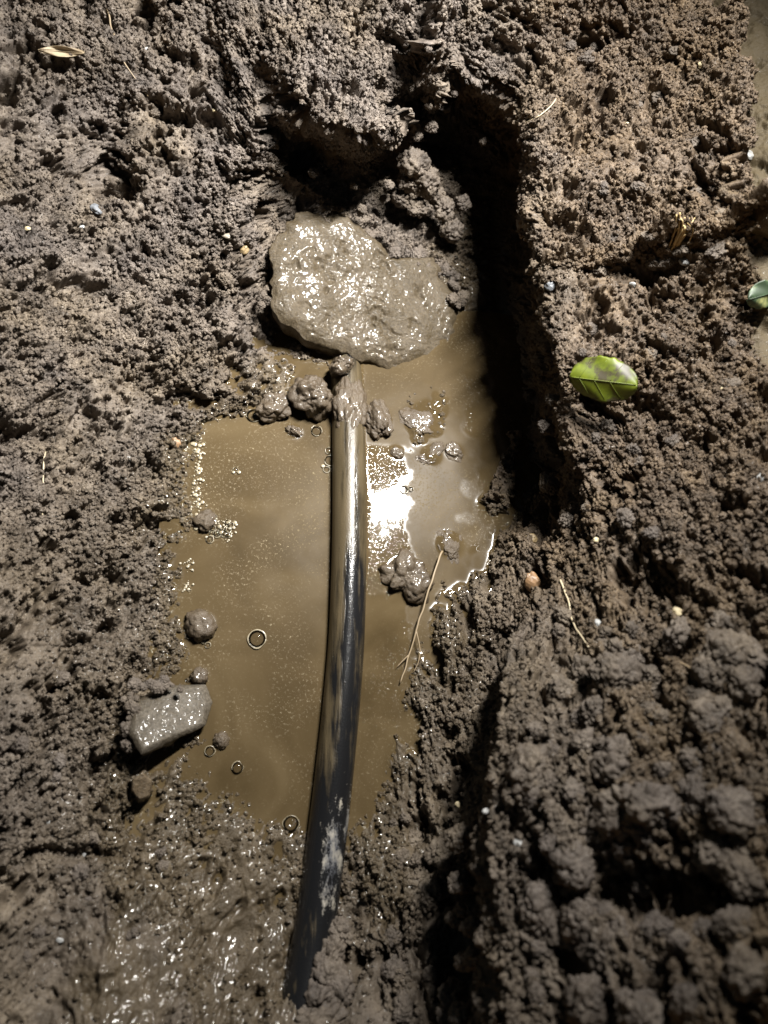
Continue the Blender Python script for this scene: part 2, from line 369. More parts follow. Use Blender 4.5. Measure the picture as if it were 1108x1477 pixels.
for (px, py, z, rx, ry, dp) in [(250, 158, .12, .020, .006, .02), (176, 270, .075, .013, .007, .02), (345, 213, .10, .008, .004, .014), (12, 130, .12, .008, .009, .02), (28, 612, .06, .020, .007, .016), (216, 495, .045, .010, .006, .014),
                                (22, 735, .06, .010, .016, .014), (110, 1228, .03, .026, .004, .012), (120, 20, .14, .010, .008, .016), (955, 380, .185, .016, .007, .022), (905, 935, .18, .022, .005, .016), (930, 1290, .19, .026, .006, .018),
                                (600, 1190, .03, .008, .012, .016), (840, 590, .13, .010, .010, .014), (1000, 130, .19, .012, .005, .016), (330, 345, .06, .006, .005, .012), (760, 430, .14, .008, .006, .012), (880, 60, .185, .016, .006, .014), (630, 1400, .06, .006, .020, .016)]:
    d -= dp * np.minimum(1, 1.6 * spot(hx, hy, px, py, z, rx, ry))
d += rough * fbm(s0, t0, 500, 2, 91) * .0028
d -= .006
shore = np.exp(-(gz / .008) ** 2)
d = d * (1 - .45 * shore * (1 - coarse))
_b = np.minimum(np.minimum(np.arange(NY), np.arange(NY)[::-1])[:, None], np.minimum(np.arange(NX), np.arange(NX)[::-1])[None]); d = d * np.clip((_b - 14) / 30, 0, 1)
N = normals(gxf, gyf, blur(gz, 3))
fx, fy, fz = gxf + N[..., 0] * d, gyf + N[..., 1] * d, gz + N[..., 2] * d
fz = np.where(gz < -.005, np.minimum(fz, -.0025), fz)
# run the border out to open ground
k = 14
for i in range(k):
    e = ((k - i) / k) ** 3 * 1.6
    fx[:, i] -= e; fx[:, NX - 1 - i] += e; fy[i, :] -= e; fy[NY - 1 - i, :] += e
me = grid_mesh('ground', fx, fy, fz)
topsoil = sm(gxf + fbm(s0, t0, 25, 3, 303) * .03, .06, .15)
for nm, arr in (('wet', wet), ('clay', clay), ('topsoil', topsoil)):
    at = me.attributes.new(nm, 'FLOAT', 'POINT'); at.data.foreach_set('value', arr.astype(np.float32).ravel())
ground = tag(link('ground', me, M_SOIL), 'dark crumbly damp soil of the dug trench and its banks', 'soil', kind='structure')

# ground height lookup on a 1 mm raster, for resting things and for the water's edge
RX, RY = int((X1 - X0) * 1000), int((Y1 - Y0) * 1000)
top = np.full((RY, RX), -.05)
inner = (slice(k, NY - k), slice(k, NX - k))
ri = np.clip(((fx[inner] - X0) * 1000).astype(int), 0, RX - 1); rj = np.clip(((fy[inner] - Y0) * 1000).astype(int), 0, RY - 1)
np.maximum.at(top, (rj.ravel(), ri.ravel()), fz[inner].ravel())
def gh(x, y, r=1):
    i = int((x - X0) * 1000); j = int((y - Y0) * 1000); return float(np.median(top[max(0, j - r):j + r + 1, max(0, i - r):i + r + 1]))
def hit(px, py):
    """where the picture ray meets the soil"""
    d = F_ + R_ * ((px - 554) / 554 * TANX) + U_ * ((738.5 - py) / 554 * TANX)
    for t in np.arange(.2, 1.1, .0015):
        p = CAM + d * t
        if X0 < p[0] < X1 and Y0 < p[1] < Y1 and p[2] < max(gh(p[0], p[1], 1), 0.0): return Vector(p)
    return V(px, py, .1)

# ================================================================== lumps
def ico(sub):
    bm = bmesh.new(); bmesh.ops.create_icosphere(bm, subdivisions=sub, radius=1.0)
    v = np.array([x.co[:] for x in bm.verts]); f = [[w.index for w in q.verts] for q in bm.faces]; bm.free(); return v, f
ICO = {s: ico(s) for s in (2, 3, 4, 5)}
def mesh_from(name, v, f, smooth=True):
    me = bpy.data.meshes.new(name); me.from_pydata([tuple(p) for p in v], [], f); me.update()
    if smooth: me.polygons.foreach_set('use_smooth', np.ones(len(f), bool))
    return me
def lump(name, seed, sub=4, rugged=.3, crumb=.25, cell=.35, wetlook=False):
    """a crumbly clod of radius about 1"""
    v, f = ICO[sub]; n = v / np.linalg.norm(v, axis=1, keepdims=True); q = v + seed * 7.13
    r = 1 + rugged * n3(q, 1.1, seed) * 2 + rugged * .5 * n3(q, 2.4, seed + 3) * 2
    r = r + crumb * (crumbs3(q + .12 * np.stack([n3(q, 4, 1), n3(q, 4, 2), n3(q, 4, 3)], 1), cell, seed) / cell - .3) + .06 * n3(q, 9, seed)
    if crumb > .15 and sub > 3: r = r + crumb * .5 * (crumbs3(q, cell * .42, seed + 11) / (cell * .42) - .3) + .05 * n3(q, 22, seed)
    return mesh_from(name, n * r[:, None], f)
CLODS = [lump('clod', i + 1, 5, .34, .34, .30) for i in range(10)]
for m_ in CLODS: m_.materials.append(M_CLOD)

def place_lump(name, mesh, px, py, size, z=None, m=None, sink=.3, rot=None, parent=None):
    p = hit(px, py) if z is None else V(px, py, z)
    o = bpy.data.objects.new(name, mesh); COL.objects.link(o)
    if parent: o.parent = parent
    sx_, sy_, sz_ = size; o.scale = (sx_, sy_, sz_); o.rotation_euler = rot or (random.uniform(-.4, .4), random.uniform(-.4, .4), random.uniform(0, 6.28))
    o.location = (p.x, p.y, p.z + sz_ * (1 - 2 * sink) if z is None else p.z)
    return o
# single clods lying on the banks, pieces of the ground
zones = [(760, 1090, 880, 1470, 120, .005, .013), (560, 700, 1180, 1470, 36, .004, .009), (820, 1060, 60, 560, 30, .003, .008),
         (20, 240, 660, 1400, 34, .003, .006), (240, 440, 300, 560, 26, .0025, .006), (20, 380, 30, 300, 14, .0025, .005), (440, 700, 60, 330, 24, .003, .006), (780, 1000, 560, 860, 16, .004, .009)]
for (xa, xb, ya, yb, cnt, ra, rb) in zones:
    for q in range(cnt):
        px, py = random.uniform(xa, xb), random.uniform(ya, yb)
        r = ra + (rb - ra) * random.random() ** 2.2
        p = hit(px, py)
        if p.z < .006: continue
        place_lump('clod', random.choice(CLODS), px, py, (r * random.uniform(.85, 1.25), r, r * random.uniform(.65, .9)), sink=.42, parent=ground)

for q, (x, y, z, r) in enumerate([(598, 235, .08, .013), (612, 262, .066, .013), (590, 262, .066, .009), (640, 300, .045, .011), (652, 335, .03, .012), (668, 292, .045, .008), (628, 282, .05, .009), (578, 285, .05, .008), (602, 300, .045, .009)]):
    place_lump('clod', CLODS[q % 10], x, y, (r, r, r * .9), z=z, parent=ground)
for q in range(70):                                              # soil fallen on the upper edge of the flat stone
    t = random.random(); e_ = [(392, 352), (425, 326), (485, 314), (532, 340), (562, 364), (612, 372), (650, 398), (668, 440)]; i_ = min(6, int(t * 7)); f_ = t * 7 - i_
    x = e_[i_][0] * (1 - f_) + e_[i_ + 1][0] * f_ + random.gauss(0, 7); y = e_[i_][1] * (1 - f_) + e_[i_ + 1][1] * f_ + random.gauss(-4, 7)
    r = .0016 + .0050 * random.random() ** 2.5; place_lump('clod', CLODS[q % 10], x, y, (r, r * 1.1, r * .8), z=float(np.interp(x, [390, 530, 670], [.040, .036, .006])) + .002, parent=ground)
for q, (x, y, z, r) in enumerate([(478, 1372, .018, .012), (468, 1405, .022, .013), (462, 1440, .026, .013), (452, 1472, .028, .014), (488, 1340, .016, .009), (484, 1425, .022, .014), (470, 1470, .026, .015)]):
    place_lump('clod', CLODS[(q + 3) % 10], x, y, (r * .8, r * 1.1, r * .8), z=z, parent=ground)   # soil slumped over the pipe
for q in range(46):                                              # soil lying against the wedge shaped stone and over the slab's rim
    if q < 26: x, y = random.choice([(random.gauss(186, 6), random.uniform(1000, 1075)), (random.uniform(190, 260), random.gauss(988, 6))]); z_ = None
    else: x, y = random.gauss(388, 6), random.uniform(345, 450); z_ = .036
    r = .0014 + .0042 * random.random() ** 2.5; place_lump('clod', CLODS[q % 10], x, y, (r, r * 1.1, r * .8), z=z_ if z_ else .026, parent=ground)
# ================================================================== crumbs too many to count
def crumb_field(count):
    gradz = np.clip(1 - 1.2 * flat - 1.1 * clay, 0.0, 1) * np.where(gz < .001, .0, 1)
    w = (gradz * (.3 + .7 * patch))[inner].ravel(); c = np.cumsum(w); idx = np.searchsorted(c, rng.random(count) * c[-1])
    nrm = N[inner].reshape(-1, 3)[idx]
    p = np.stack([fx[inner].ravel()[idx], fy[inner].ravel()[idx], fz[inner].ravel()[idx]], 1)
    cz = coarse[inner].ravel()[idx]
    r = (.0004 + .0018 * rng.random(count) ** 4.5) * (1 + .9 * cz * rng.random(count))
    p = p + nrm * (r * .35)[:, None]
    me = bpy.data.meshes.new('soil_crumbs'); me.vertices.add(count); me.vertices.foreach_set('co', p.astype(np.float32).ravel())
    a = me.attributes.new('size', 'FLOAT', 'POINT'); a.data.foreach_set('value', r.astype(np.float32))
    a = me.attributes.new('wet', 'FLOAT', 'POINT'); a.data.foreach_set('value', wet[inner].ravel()[idx].astype(np.float32))
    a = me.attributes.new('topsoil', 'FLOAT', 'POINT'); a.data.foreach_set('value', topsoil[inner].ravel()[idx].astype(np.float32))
    me.update(); return me
cm = crumb_field(320000)
co = link('soil_crumbs', cm, None); tag(co, 'loose fine soil crumbs strewn all over the trench banks', 'soil', kind='stuff')
ng = bpy.data.node_groups.new('crumb_scatter', 'GeometryNodeTree')
ng.interface.new_socket('Geometry', in_out='INPUT', socket_type='NodeSocketGeometry'); ng.interface.new_socket('Geometry', in_out='OUTPUT', socket_type='NodeSocketGeometry')
gn = ng.nodes; gl = ng.links; gi = gn.new('NodeGroupInput'); go = gn.new('NodeGroupOutput')
g2i = gn.new('GeometryNodeGeometryToInstance')
for i in range(6):
    ic = gn.new('GeometryNodeMeshIcoSphere'); ic.inputs['Radius'].default_value = 1; ic.inputs['Subdivisions'].default_value = 2
    no = gn.new('ShaderNodeTexNoise'); no.noise_dimensions = '4D'; no.inputs['W'].default_value = i * 3.7; no.inputs['Scale'].default_value = 1.25; no.inputs['Detail'].default_value = 3.0; no.inputs['Roughness'].default_value = .65
    sub = gn.new('ShaderNodeVectorMath'); sub.operation = 'SUBTRACT'; sub.inputs[1].default_value = (.5, .5, .5); gl.new(no.outputs['Color'], sub.inputs[0])
    sc = gn.new('ShaderNodeVectorMath'); sc.operation = 'SCALE'; sc.inputs['Scale'].default_value = 2.8; gl.new(sub.outputs[0], sc.inputs[0])
    sp = gn.new('GeometryNodeSetPosition'); gl.new(ic.outputs['Mesh'], sp.inputs['Geometry']); gl.new(sc.outputs[0], sp.inputs['Offset'])
    smt = gn.new('GeometryNodeSetMaterial'); smt.inputs['Material'].default_value = M_CRUMB; gl.new(sp.outputs[0], smt.inputs[0]); gl.new(smt.outputs[0], g2i.inputs[0])
iop = gn.new('GeometryNodeInstanceOnPoints'); gl.new(gi.outputs[0], iop.inputs['Points']); gl.new(g2i.outputs[0], iop.inputs['Instance'])
iop.inputs['Pick Instance'].default_value = True
rr = gn.new('FunctionNodeRandomValue'); rr.data_type = 'FLOAT_VECTOR'; rr.inputs[1].default_value = (6.28, 6.28, 6.28)
e2r = gn.new('FunctionNodeEulerToRotation'); gl.new(rr.outputs[0], e2r.inputs[0]); gl.new(e2r.outputs[0], iop.inputs['Rotation'])
na = gn.new('GeometryNodeInputNamedAttribute'); na.data_type = 'FLOAT'; na.inputs['Name'].default_value = 'size'
gl.new(na.outputs[0], iop.inputs['Scale']); gl.new(iop.outputs[0], go.inputs[0])
md = co.modifiers.new('scatter', 'NODES'); md.node_group = ng

# ================================================================== stones
def stone(name, poly, z_at, thick, seed, m, amp=.0022, rings=70, segs=220, bevel=.2, jag=1.0):
    """a slab with the outline poly (picture points), top height z_at(x, y)"""
    pts = np.array([P(x, y, z)[:2] for x, y, z in poly]); c = pts.mean(0)
    pts = np.concatenate([a + (b - a) * np.linspace(0, 1, 24, endpoint=False)[:, None] for a, b in zip(pts, np.roll(pts, -1, 0))])
    ang = np.arctan2(pts[:, 1] - c[1], pts[:, 0] - c[0]); rad = np.hypot(*(pts - c).T); o = np.argsort(ang); ang, rad = ang[o], rad[o]
    th = np.linspace(0, 2 * np.pi, segs, endpoint=False)
    R = np.interp(th, np.concatenate([ang - 2 * np.pi, ang, ang + 2 * np.pi]), np.tile(rad, 3))
    R = R * (1 + jag * .08 * vnoise(np.cos(th) * 5, np.sin(th) * 5, seed) + jag * .06 * vnoise(np.cos(th) * 14, np.sin(th) * 14, seed + 1) + jag * .012 * vnoise(np.cos(th) * 40, np.sin(th) * 40, seed + 3))
    rows = []; tr = np.linspace(0, 1, rings)
    for t in tr: rows.append((t, 0.0))
    for q in np.linspace(.08, 1, 16): rows.append((1 + .03 * math.sin(q * 3.1) - .12 * q, q))
    v = []
    for t, q in rows:
        x = c[0] + np.cos(th) * R * t; y = c[1] + np.sin(th) * R * t
        z = z_at(x, y) - thick * q - bevel * thick * max(0, (t - .8) / .2) ** 2 * (q == 0) - bevel * thick * (q > 0)
        ka = amp / .0022; ex = x + fbm(x, y, 300, 2, seed + 2) * .002
        dd = fbm(x, y, 40, 2, seed) * amp * 2.4 + crumbs(ex, y, .011, seed + 9, .25, .7, .45) * ka * .22 + crumbs(ex, y, .0052, seed + 19, .3, .8, .6) * ka * .34 + crumbs(ex, y, .0028, seed + 29, .3, .8, .8) * ka * .5 - np.clip(fbm(x, y, 90, 3, seed + 6) - .2, 0, 1) * .012 * ka
        z = z + dd
        if q > 0:
            e = fbm(np.cos(th) * .05 + np.sin(th) * .02, z, 60, 2, seed + 4) * .004; x = x + np.cos(th) * e; y = y + np.sin(th) * e
        v.append(np.stack([x, y, z], 1))
    v = np.concatenate(v); nr = len(rows); f = []
    for r in range(nr - 1):
        for s in range(segs):
            s2 = (s + 1) % segs; f.append((r * segs + s, (r + 1) * segs + s, (r + 1) * segs + s2, r * segs + s2))
    me = mesh_from(name, v - np.array([c[0], c[1], 0]), f)
    return link(name, me, m, loc=(c[0], c[1], 0))
def plane_through(a, b, c):
    a, b, c = (P(*q) for q in (a, b, c)); n = np.cross(b - a, c - a)
    return lambda x, y: a[2] - (n[0] * (x - a[0]) + n[1] * (y - a[1])) / n[2]
def stone_material(name, c0, c1, r0, r1, fleck, film=.04):
    m, n, l, b = mat(name)
    pos = nd(n, 'ShaderNodeNewGeometry').outputs['Position']
    t1 = nd(n, 'ShaderNodeTexNoise', Scale=38.0, Detail=7.0, Roughness=.65); l.new(pos, t1.inputs['Vector'])
    t2 = nd(n, 'ShaderNodeTexNoise', Scale=500.0, Detail=4.0, Roughness=.7); l.new(pos, t2.inputs['Vector'])
    a = ramp(n, l, t1.outputs[0], [(.35, c0), (.62, c1)]); f = ramp(n, l, t2.outputs[0], [(.35, (.6, .6, .6)), (.7, fleck)])
    mu = n.new('ShaderNodeMix'); mu.data_type = 'RGBA'; mu.blend_type = 'MULTIPLY'; mu.inputs[0].default_value = 1
    l.new(a.outputs[0], mu.inputs[6]); l.new(f.outputs[0], mu.inputs[7]); l.new(mu.outputs[2], b.inputs['Base Color'])
    l.new(maprange(n, l, t1.outputs[0], .35, .65, r0, r1), b.inputs['Roughness'])
    bp = nd(n, 'ShaderNodeBump', Strength=.8, Distance=.0013); l.new(t2.outputs[0], bp.inputs['Height']); l.new(bp.outputs[0], b.inputs['Normal'])
    tb = nd(n, 'ShaderNodeTexNoise', Scale=330.0, Detail=1.0); l.new(pos, tb.inputs['Vector'])
    b2 = nd(n, 'ShaderNodeBump', Strength=.4, Distance=.0012); l.new(tb.outputs[0], b2.inputs['Height']); l.new(b2.outputs[0], b.inputs['Coat Normal'])
    l.new(ramp(n, l, t1.outputs[0], [(.42, (film, film, film)), (.64, (.75, .75, .75))]).outputs[0], b.inputs['Coat Weight']); b.inputs['Coat Roughness'].default_value = .11; b.inputs['Specular IOR Level'].default_value = .2; b.inputs['Coat IOR'].default_value = 1.4
    return m
M_SLAB = stone_material('wet_muddy_stone', (.055, .041, .023), (.082, .064, .042), .35, .45, (1.3, 1.3, 1.3))
M_STONE = stone_material('wet_grey_stone', (.055, .044, .03), (.11, .095, .075), .3, .4, (1.4, 1.4, 1.4), .2)
M_TAN = stone_material('tan_stone', (.07, .05, .03), (.11, .082, .052), .3, .5, (1.3, 1.3, 1.3))
ZS = .04
slab_poly = [(394, 366, .04), (424, 326, .04), (492, 314, .038), (534, 346, .03), (566, 372, .025), (620, 376, .018), (668, 432, .006), (664, 494, .002), (640, 520, 0), (560, 526, .006), (512, 508, .018), (446, 484, .03), (400, 462, .036), (383, 424, .04)]
slab = stone('flat_stone', slab_poly, plane_through((390, 420, .046), (650, 500, -.002), (520, 325, .046)), .03, 5, M_SLAB, amp=.0013, rings=110, segs=320)
tag(slab, 'broad flat stone slick with wet mud above the buried pipe end', 'stone')
st2 = stone('wet_stone', [(186, 1012, .028), (232, 986, .022), (296, 984, .012), (307, 1012, .006), (296, 1048, .006), (205, 1090, .026), (186, 1060, .03)],
            lambda x, y: np.minimum(plane_through((190, 1030, .034), (300, 1020, .010), (230, 1080, .032))(x, y), plane_through((200, 1005, .022), (290, 1000, .018), (240, 1040, .031))(x, y)), .026, 15, M_STONE, amp=.0004, jag=.3)
tag(st2, 'wedge shaped grey stone wet and shiny at the edge of the brown puddle', 'stone')
st3 = stone('pebble', [(190, 1125, .026), (205, 1112, .026), (220, 1125, .024), (215, 1150, .02), (200, 1155, .02), (188, 1140, .024)], plane_through((190, 1130, .024), (220, 1130, .020), (205, 1155, .018)), .014, 25, M_TAN, amp=.0006, rings=24, segs=60)
tag(st3, 'small tan stone in the mud just below the wedge shaped grey stone', 'stone')

# ================================================================== pipe
PR = .0152
path = [(498, 520, -.006), (501, 575, .001), (503, 650, .005), (504, 740, .006), (503, 830, .006), (500, 920, .005), (494, 1000, .005), (485, 1090, .005), (475, 1180, .005), (463, 1275, .007), (449, 1370, .011), (431, 1477, .019), (412, 1600, .026)]
wp = np.array([P(*p) for p in path])
def spline(pts, n):
    out = []; q = np.vstack([2 * pts[0] - pts[1], pts, 2 * pts[-1] - pts[-2]])
    for i in range(1, len(q) - 2):
        for t in np.linspace(0, 1, n, endpoint=False):
            out.append(.5 * (2 * q[i] + (q[i + 1] - q[i - 1]) * t + (2 * q[i - 1] - 5 * q[i] + 4 * q[i + 1] - q[i + 2]) * t * t + (3 * q[i] - q[i - 1] - 3 * q[i + 1] + q[i + 2]) * t ** 3))
    out.append(pts[-1]); return np.array(out)
def tube(name, pts, rad, segs=16, lumps=0, seed=1):
    pts = np.asarray(pts); n = len(pts); tan = np.gradient(pts, axis=0); tan /= np.linalg.norm(tan, axis=1, keepdims=True)
    rad = np.broadcast_to(rad, (n,)); ref = np.array((0, 0, 1.0)); th = np.linspace(0, 2 * np.pi, segs, endpoint=False); v = []
    for i in range(n):
        a = np.cross(tan[i], ref); a /= np.linalg.norm(a) + 1e-9; b = np.cross(a, tan[i])
        r = rad[i] * (1 + lumps * vnoise(np.cos(th) * 2 + 3, np.sin(th) * 2 + i * .35, seed))
        v.append(pts[i] + np.outer(np.cos(th) * r, a) + np.outer(np.sin(th) * r, b))
    v = np.concatenate(v); f = []
    for i in range(n - 1):
        for s in range(segs):
            s2 = (s + 1) % segs; f.append((i * segs + s, i * segs + s2, (i + 1) * segs + s2, (i + 1) * segs + s))
    f.append(tuple(range(segs))[::-1]); f.append(tuple((n - 1) * segs + s for s in range(segs)))
    return mesh_from(name, v, f)
cl = spline(wp, 14)
def pipe_material():
    m, n, l, b = mat('muddy_black_plastic')
    pos = nd(n, 'ShaderNodeNewGeometry').outputs['Position']
    t1 = nd(n, 'ShaderNodeTexNoise', Scale=30.0, Detail=6.0, Roughness=.6); l.new(pos, t1.inputs['Vector'])
    mp = nd(n, 'ShaderNodeMapping'); mp.inputs['Scale'].default_value = (160, 14, 60); mp.inputs['Rotation'].default_value = (0, 0, .06); l.new(pos, mp.inputs['Vector'])
    ts = nd(n, 'ShaderNodeTexNoise', Scale=1.0, Detail=4.0, Roughness=.6); l.new(mp.outputs[0], ts.inputs['Vector'])
    tf = nd(n, 'ShaderNodeTexNoise', Scale=700.0, Detail=3.0); l.new(pos, tf.inputs['Vector'])
    a = nd(n, 'ShaderNodeAttribute', attribute_name='mud').outputs['Fac']
    w = nd(n, 'ShaderNodeAttribute', attribute_name='chalk').outputs['Fac']
    def add(x, y, op='ADD'):
        q = nd(n, 'ShaderNodeMath', operation=op)
        for i, v in enumerate((x, y)):
            if isinstance(v, bpy.types.NodeSocket): l.new(v, q.inputs[i])
            else: q.inputs[i].default_value = v
        return q.outputs[0]
    s = add(add(ts.outputs[0], -.5), 1.4, 'MULTIPLY'); s = add(a, s); s = add(s, add(add(t1.outputs[0], -.5), .5, 'MULTIPLY'))
    mf = ramp(n, l, s, [(.34, (0, 0, 0)), (.5, (.55, .55, .55)), (.68, (1, 1, 1))]).outputs[0]
    mp2 = nd(n, 'ShaderNodeMapping'); mp2.inputs['Scale'].default_value = (150, 55, 90); l.new(pos, mp2.inputs['Vector'])
    tk = nd(n, 'ShaderNodeTexNoise', Scale=1.0, Detail=6.0, Roughness=.7); l.new(mp2.outputs[0], tk.inputs['Vector'])
    ck = add(w, add(add(tk.outputs[0], -.5), 1.9, 'MULTIPLY')); ck = add(ck, add(add(tf.outputs[0], -.5), .5, 'MULTIPLY'))
    cf = ramp(n, l, ck, [(.46, (0, 0, 0)), (.68, (1, 1, 1))]).outputs[0]
    mudc = ramp(n, l, ts.outputs[0], [(.3, (.042, .032, .017)), (.7, (.082, .062, .034))]).outputs[0]
    c = mixc(n, l, mf, (.008, .008, .0085), mudc); c = mixc(n, l, cf, c, ramp(n, l, tk.outputs[0], [(.45, (.06, .062, .07)), (.66, (.27, .245, .2))]).outputs[0]); l.new(c, b.inputs['Base Color'])
    r = maprange(n, l, mf, 0, 1, .18, .4); l.new(add(r, add(cf, .35, 'MULTIPLY')), b.inputs['Roughness'])
    bp = nd(n, 'ShaderNodeBump', Strength=.5, Distance=.0007); l.new(add(mf, add(tf.outputs[0], .5, 'MULTIPLY')), bp.inputs['Height']); l.new(bp.outputs[0], b.inputs['Normal'])
    return m
pm = tube('water_pipe', cl, PR, 48)
vv = np.zeros(len(pm.vertices) * 3); pm.vertices.foreach_get('co', vv); vv = vv.reshape(-1, 3)
row = np.repeat(np.arange(len(cl)), 48); yy = cl[row, 1]
yA, yB, yC, yD = P(500, 1090)[1], P(480, 1150)[1], P(470, 1300)[1], P(505, 850)[1]
side = (vv[:, 0] - cl[row, 0]) / PR; hgt = (vv[:, 2] - cl[row, 2]) / PR
mudv = np.interp(yy, [yC, yB, yA, yD, yD + .06], [.20, .26, .33, .44, .72]) + (.34 * np.abs(side - .15) - .14) * np.clip((yy - yB) / .03, 0, 1)
mudv = mudv + np.clip(-hgt, 0, 1) * .4
chk = np.exp(-((yy - P(480, 1235)[1]) / .045) ** 2) * np.exp(-((side - .3) / .7) ** 2) * .74
chk = np.maximum(chk, np.exp(-((yy - P(480, 1190)[1]) / .03) ** 2) * np.exp(-((side - .85) / .2) ** 2) * .7)
for nm, arr in (('mud', mudv), ('chalk', chk)):
    at = pm.attributes.new(nm, 'FLOAT', 'POINT'); at.data.foreach_set('value', arr.astype(np.float32))
pipe = tag(link('water_pipe', pm, pipe_material()), 'black plastic pipe coated in brown mud lying in the flooded trench', 'pipe')

# ================================================================== mud clods standing in the water
solid = []                                                     # (x, y, rx) footprints that lift the water's edge
def mud_clod(px, py, size, z, label, seed, m=M_WET, rugged=.42, crumb=.22, rot=None, group=None, sub=5):
    me = lump('mud_clod', seed, sub, rugged, crumb, .34); me.materials.append(m)
    o = place_lump('mud_clod', me, px, py, size, z=z, rot=rot or (0, 0, random.uniform(0, 6)))
    tag(o, label, 'clod', group); p = V(px, py, 0); solid.append((p.x, p.y, min(size[:2]) * .85)); return o
mud_clod(588, 832, (.021, .019, .014), .000, 'round mud clod standing in the puddle right beside the pipe', 31, sub=5, rot=(0, 0, .5))
mud_clod(546, 606, (.012, .021, .009), .001, 'long lumpy mud clod lying in the water along the pipe end', 32, rot=(0, 0, .35), sub=5)
mud_clod(452, 570, (.018, .017, .016), .010, 'dark rounded mud clod pressed against the buried end of the pipe', 33, rot=(0, 0, .2), sub=5)
mud_clod(395, 585, (.013, .015, .010), .004, 'wet grey mud clod next to a large bubble at the puddle edge', 34)
mud_clod(492, 528, (.012, .009, .012), .016, 'small black mud clod on the mud cap over the pipe end', 35)
mud_clod(648, 785, (.017, .012, .005), -.001, 'low mud clod half sunk beside the shaded water', 36)
mud_clod(622, 657, (.016, .009, .005), -.001, 'flat mud lump awash in the puddle below the flat stone', 37, rot=(0, 0, .6))
mud_clod(605, 612, (.014, .018, .005), -.001, 'rough mud lump awash between flat stone and long clod', 38)
mud_clod(572, 652, (.006, .005, .004), .000, 'tiny mud lump by the tip of the long clod', 39)
mud_clod(425, 622, (.010, .006, .005), .000, 'small thin mud lump floating near the dark rounded clod', 40, rot=(0, 0, -.6))
mud_clod(290, 902, (.011, .013, .009), .002, 'frothy mud lump at the left rim of the puddle', 41, rugged=.2, sub=4)
mud_clod(319, 1068, (.0065, .006, .005), .001, 'small round mud ball floating off the wedge shaped stone', 42, rugged=.2, sub=4)
mud_clod(655, 652, (.007, .010, .004), .000, 'small mud lump at the boundary of shade on the puddle', 43)
mud_clod(296, 750, (.010, .008, .006), .003, 'pale frothy mud lump next to a foam patch', 44, rugged=.2, sub=4)
mud_clod(288, 975, (.007, .006, .005), .003, 'little wet mud ball above the wedge shaped stone', 45, rugged=.2, sub=4)
# mud cap that buries the far end of the pipe
me = lump('mud_cap', 51, 5, .2, .2, .3); me.materials.append(M_WET)
o = place_lump('mud_cap', me, 503, 590, (.0165, .034, .0135), z=.008, rot=(0, 0, .03)); o.parent = pipe; o['label'] = 'wet mud cap burying the far end of the pipe'

# ================================================================== water
wx0, wx1 = P(225, 800)[0], P(830, 600)[0]; wy0, wy1 = P(400, 1430)[1], P(600, 440)[1]
step = .001
ci = slice(max(0, int((wx0 - X0) * 1000)), int((wx1 - X0) * 1000)); cj = slice(int((wy0 - Y0) * 1000), int((wy1 - Y0) * 1000))
sub = top[cj, ci]; yg = Y0 + (np.arange(cj.start, cj.stop) + .5) * step; xg = X0 + (np.arange(ci.start, ci.stop) + .5) * step
WX, WY = np.meshgrid(xg, yg); mask = (sub > .0005).astype(float)
for (x, y, r) in solid: mask[(WX - x) ** 2 + (WY - y) ** 2 < r * r] = 1
for p in cl[::2]: mask[((WX - p[0]) ** 2 + (WY - p[1]) ** 2) < (PR * .93) ** 2] = 1
men = blur(mask, 2.0) * (.0012 + .0014 * sm(WX, P(480, 800)[0], P(540, 800)[0])) + blur(mask, 5) * .0006
wz = men + .0003 * fbm(WX, WY, 30, 2, 88)
wme = grid_mesh('water', WX, WY, wz)
pxl = np.array([P(528, 650)[0], P(602, 690)[0]]); xr = np.interp(WY, [P(560, 1000)[1], P(560, 830)[1], P(595, 790)[1], P(590, 640)[1]], [P(575, 1000)[0], P(600, 830)[0], P(588, 790)[0], P(590, 640)[0]])
clear = np.clip((WX - P(520, 800)[0]) / .002, 0, 1) * np.clip((xr - WX + fbm(WX, WY, 160, 3, 23) * .012) / .002, 0, 1) * np.clip((P(560, 640)[1] - WY) / .004, 0, 1)
clear = np.maximum(clear, np.clip((WX - P(672, 600)[0] + fbm(WX, WY, 60, 3, 29) * .03) / .02, 0, 1)); clear = np.maximum(clear, blur(mask, 1.5) > .04)
at = wme.attributes.new('skin', 'FLOAT', 'POINT'); at.data.foreach_set('value', (1 - blur(clear.astype(float), 1.0)).astype(np.float32).ravel())
scum = np.clip(sum(spot(WX, WY, px, py, 0, rx, ry, a) * k_ for px, py, rx, ry, a, k_ in [(320, 705, .018, .03, 0, .35), (375, 800, .03, .010, 35, .4), (430, 775, .03, .014, 30, .35), (345, 835, .025, .012, 35, .3), (420, 690, .03, .012, 10, .2), (630, 720, .03, .03, 0, .3), (420, 950, .03, .05, 0, .08)]) + .12 * fbm(WX, WY, 60, 3, 55), 0, .5)
at = wme.attributes.new('scum', 'FLOAT', 'POINT'); at.data.foreach_set('value', scum.astype(np.float32).ravel())
water = tag(link('water', wme, water_material()), 'shallow brown muddy water pooled in the trench', 'water', kind='structure')

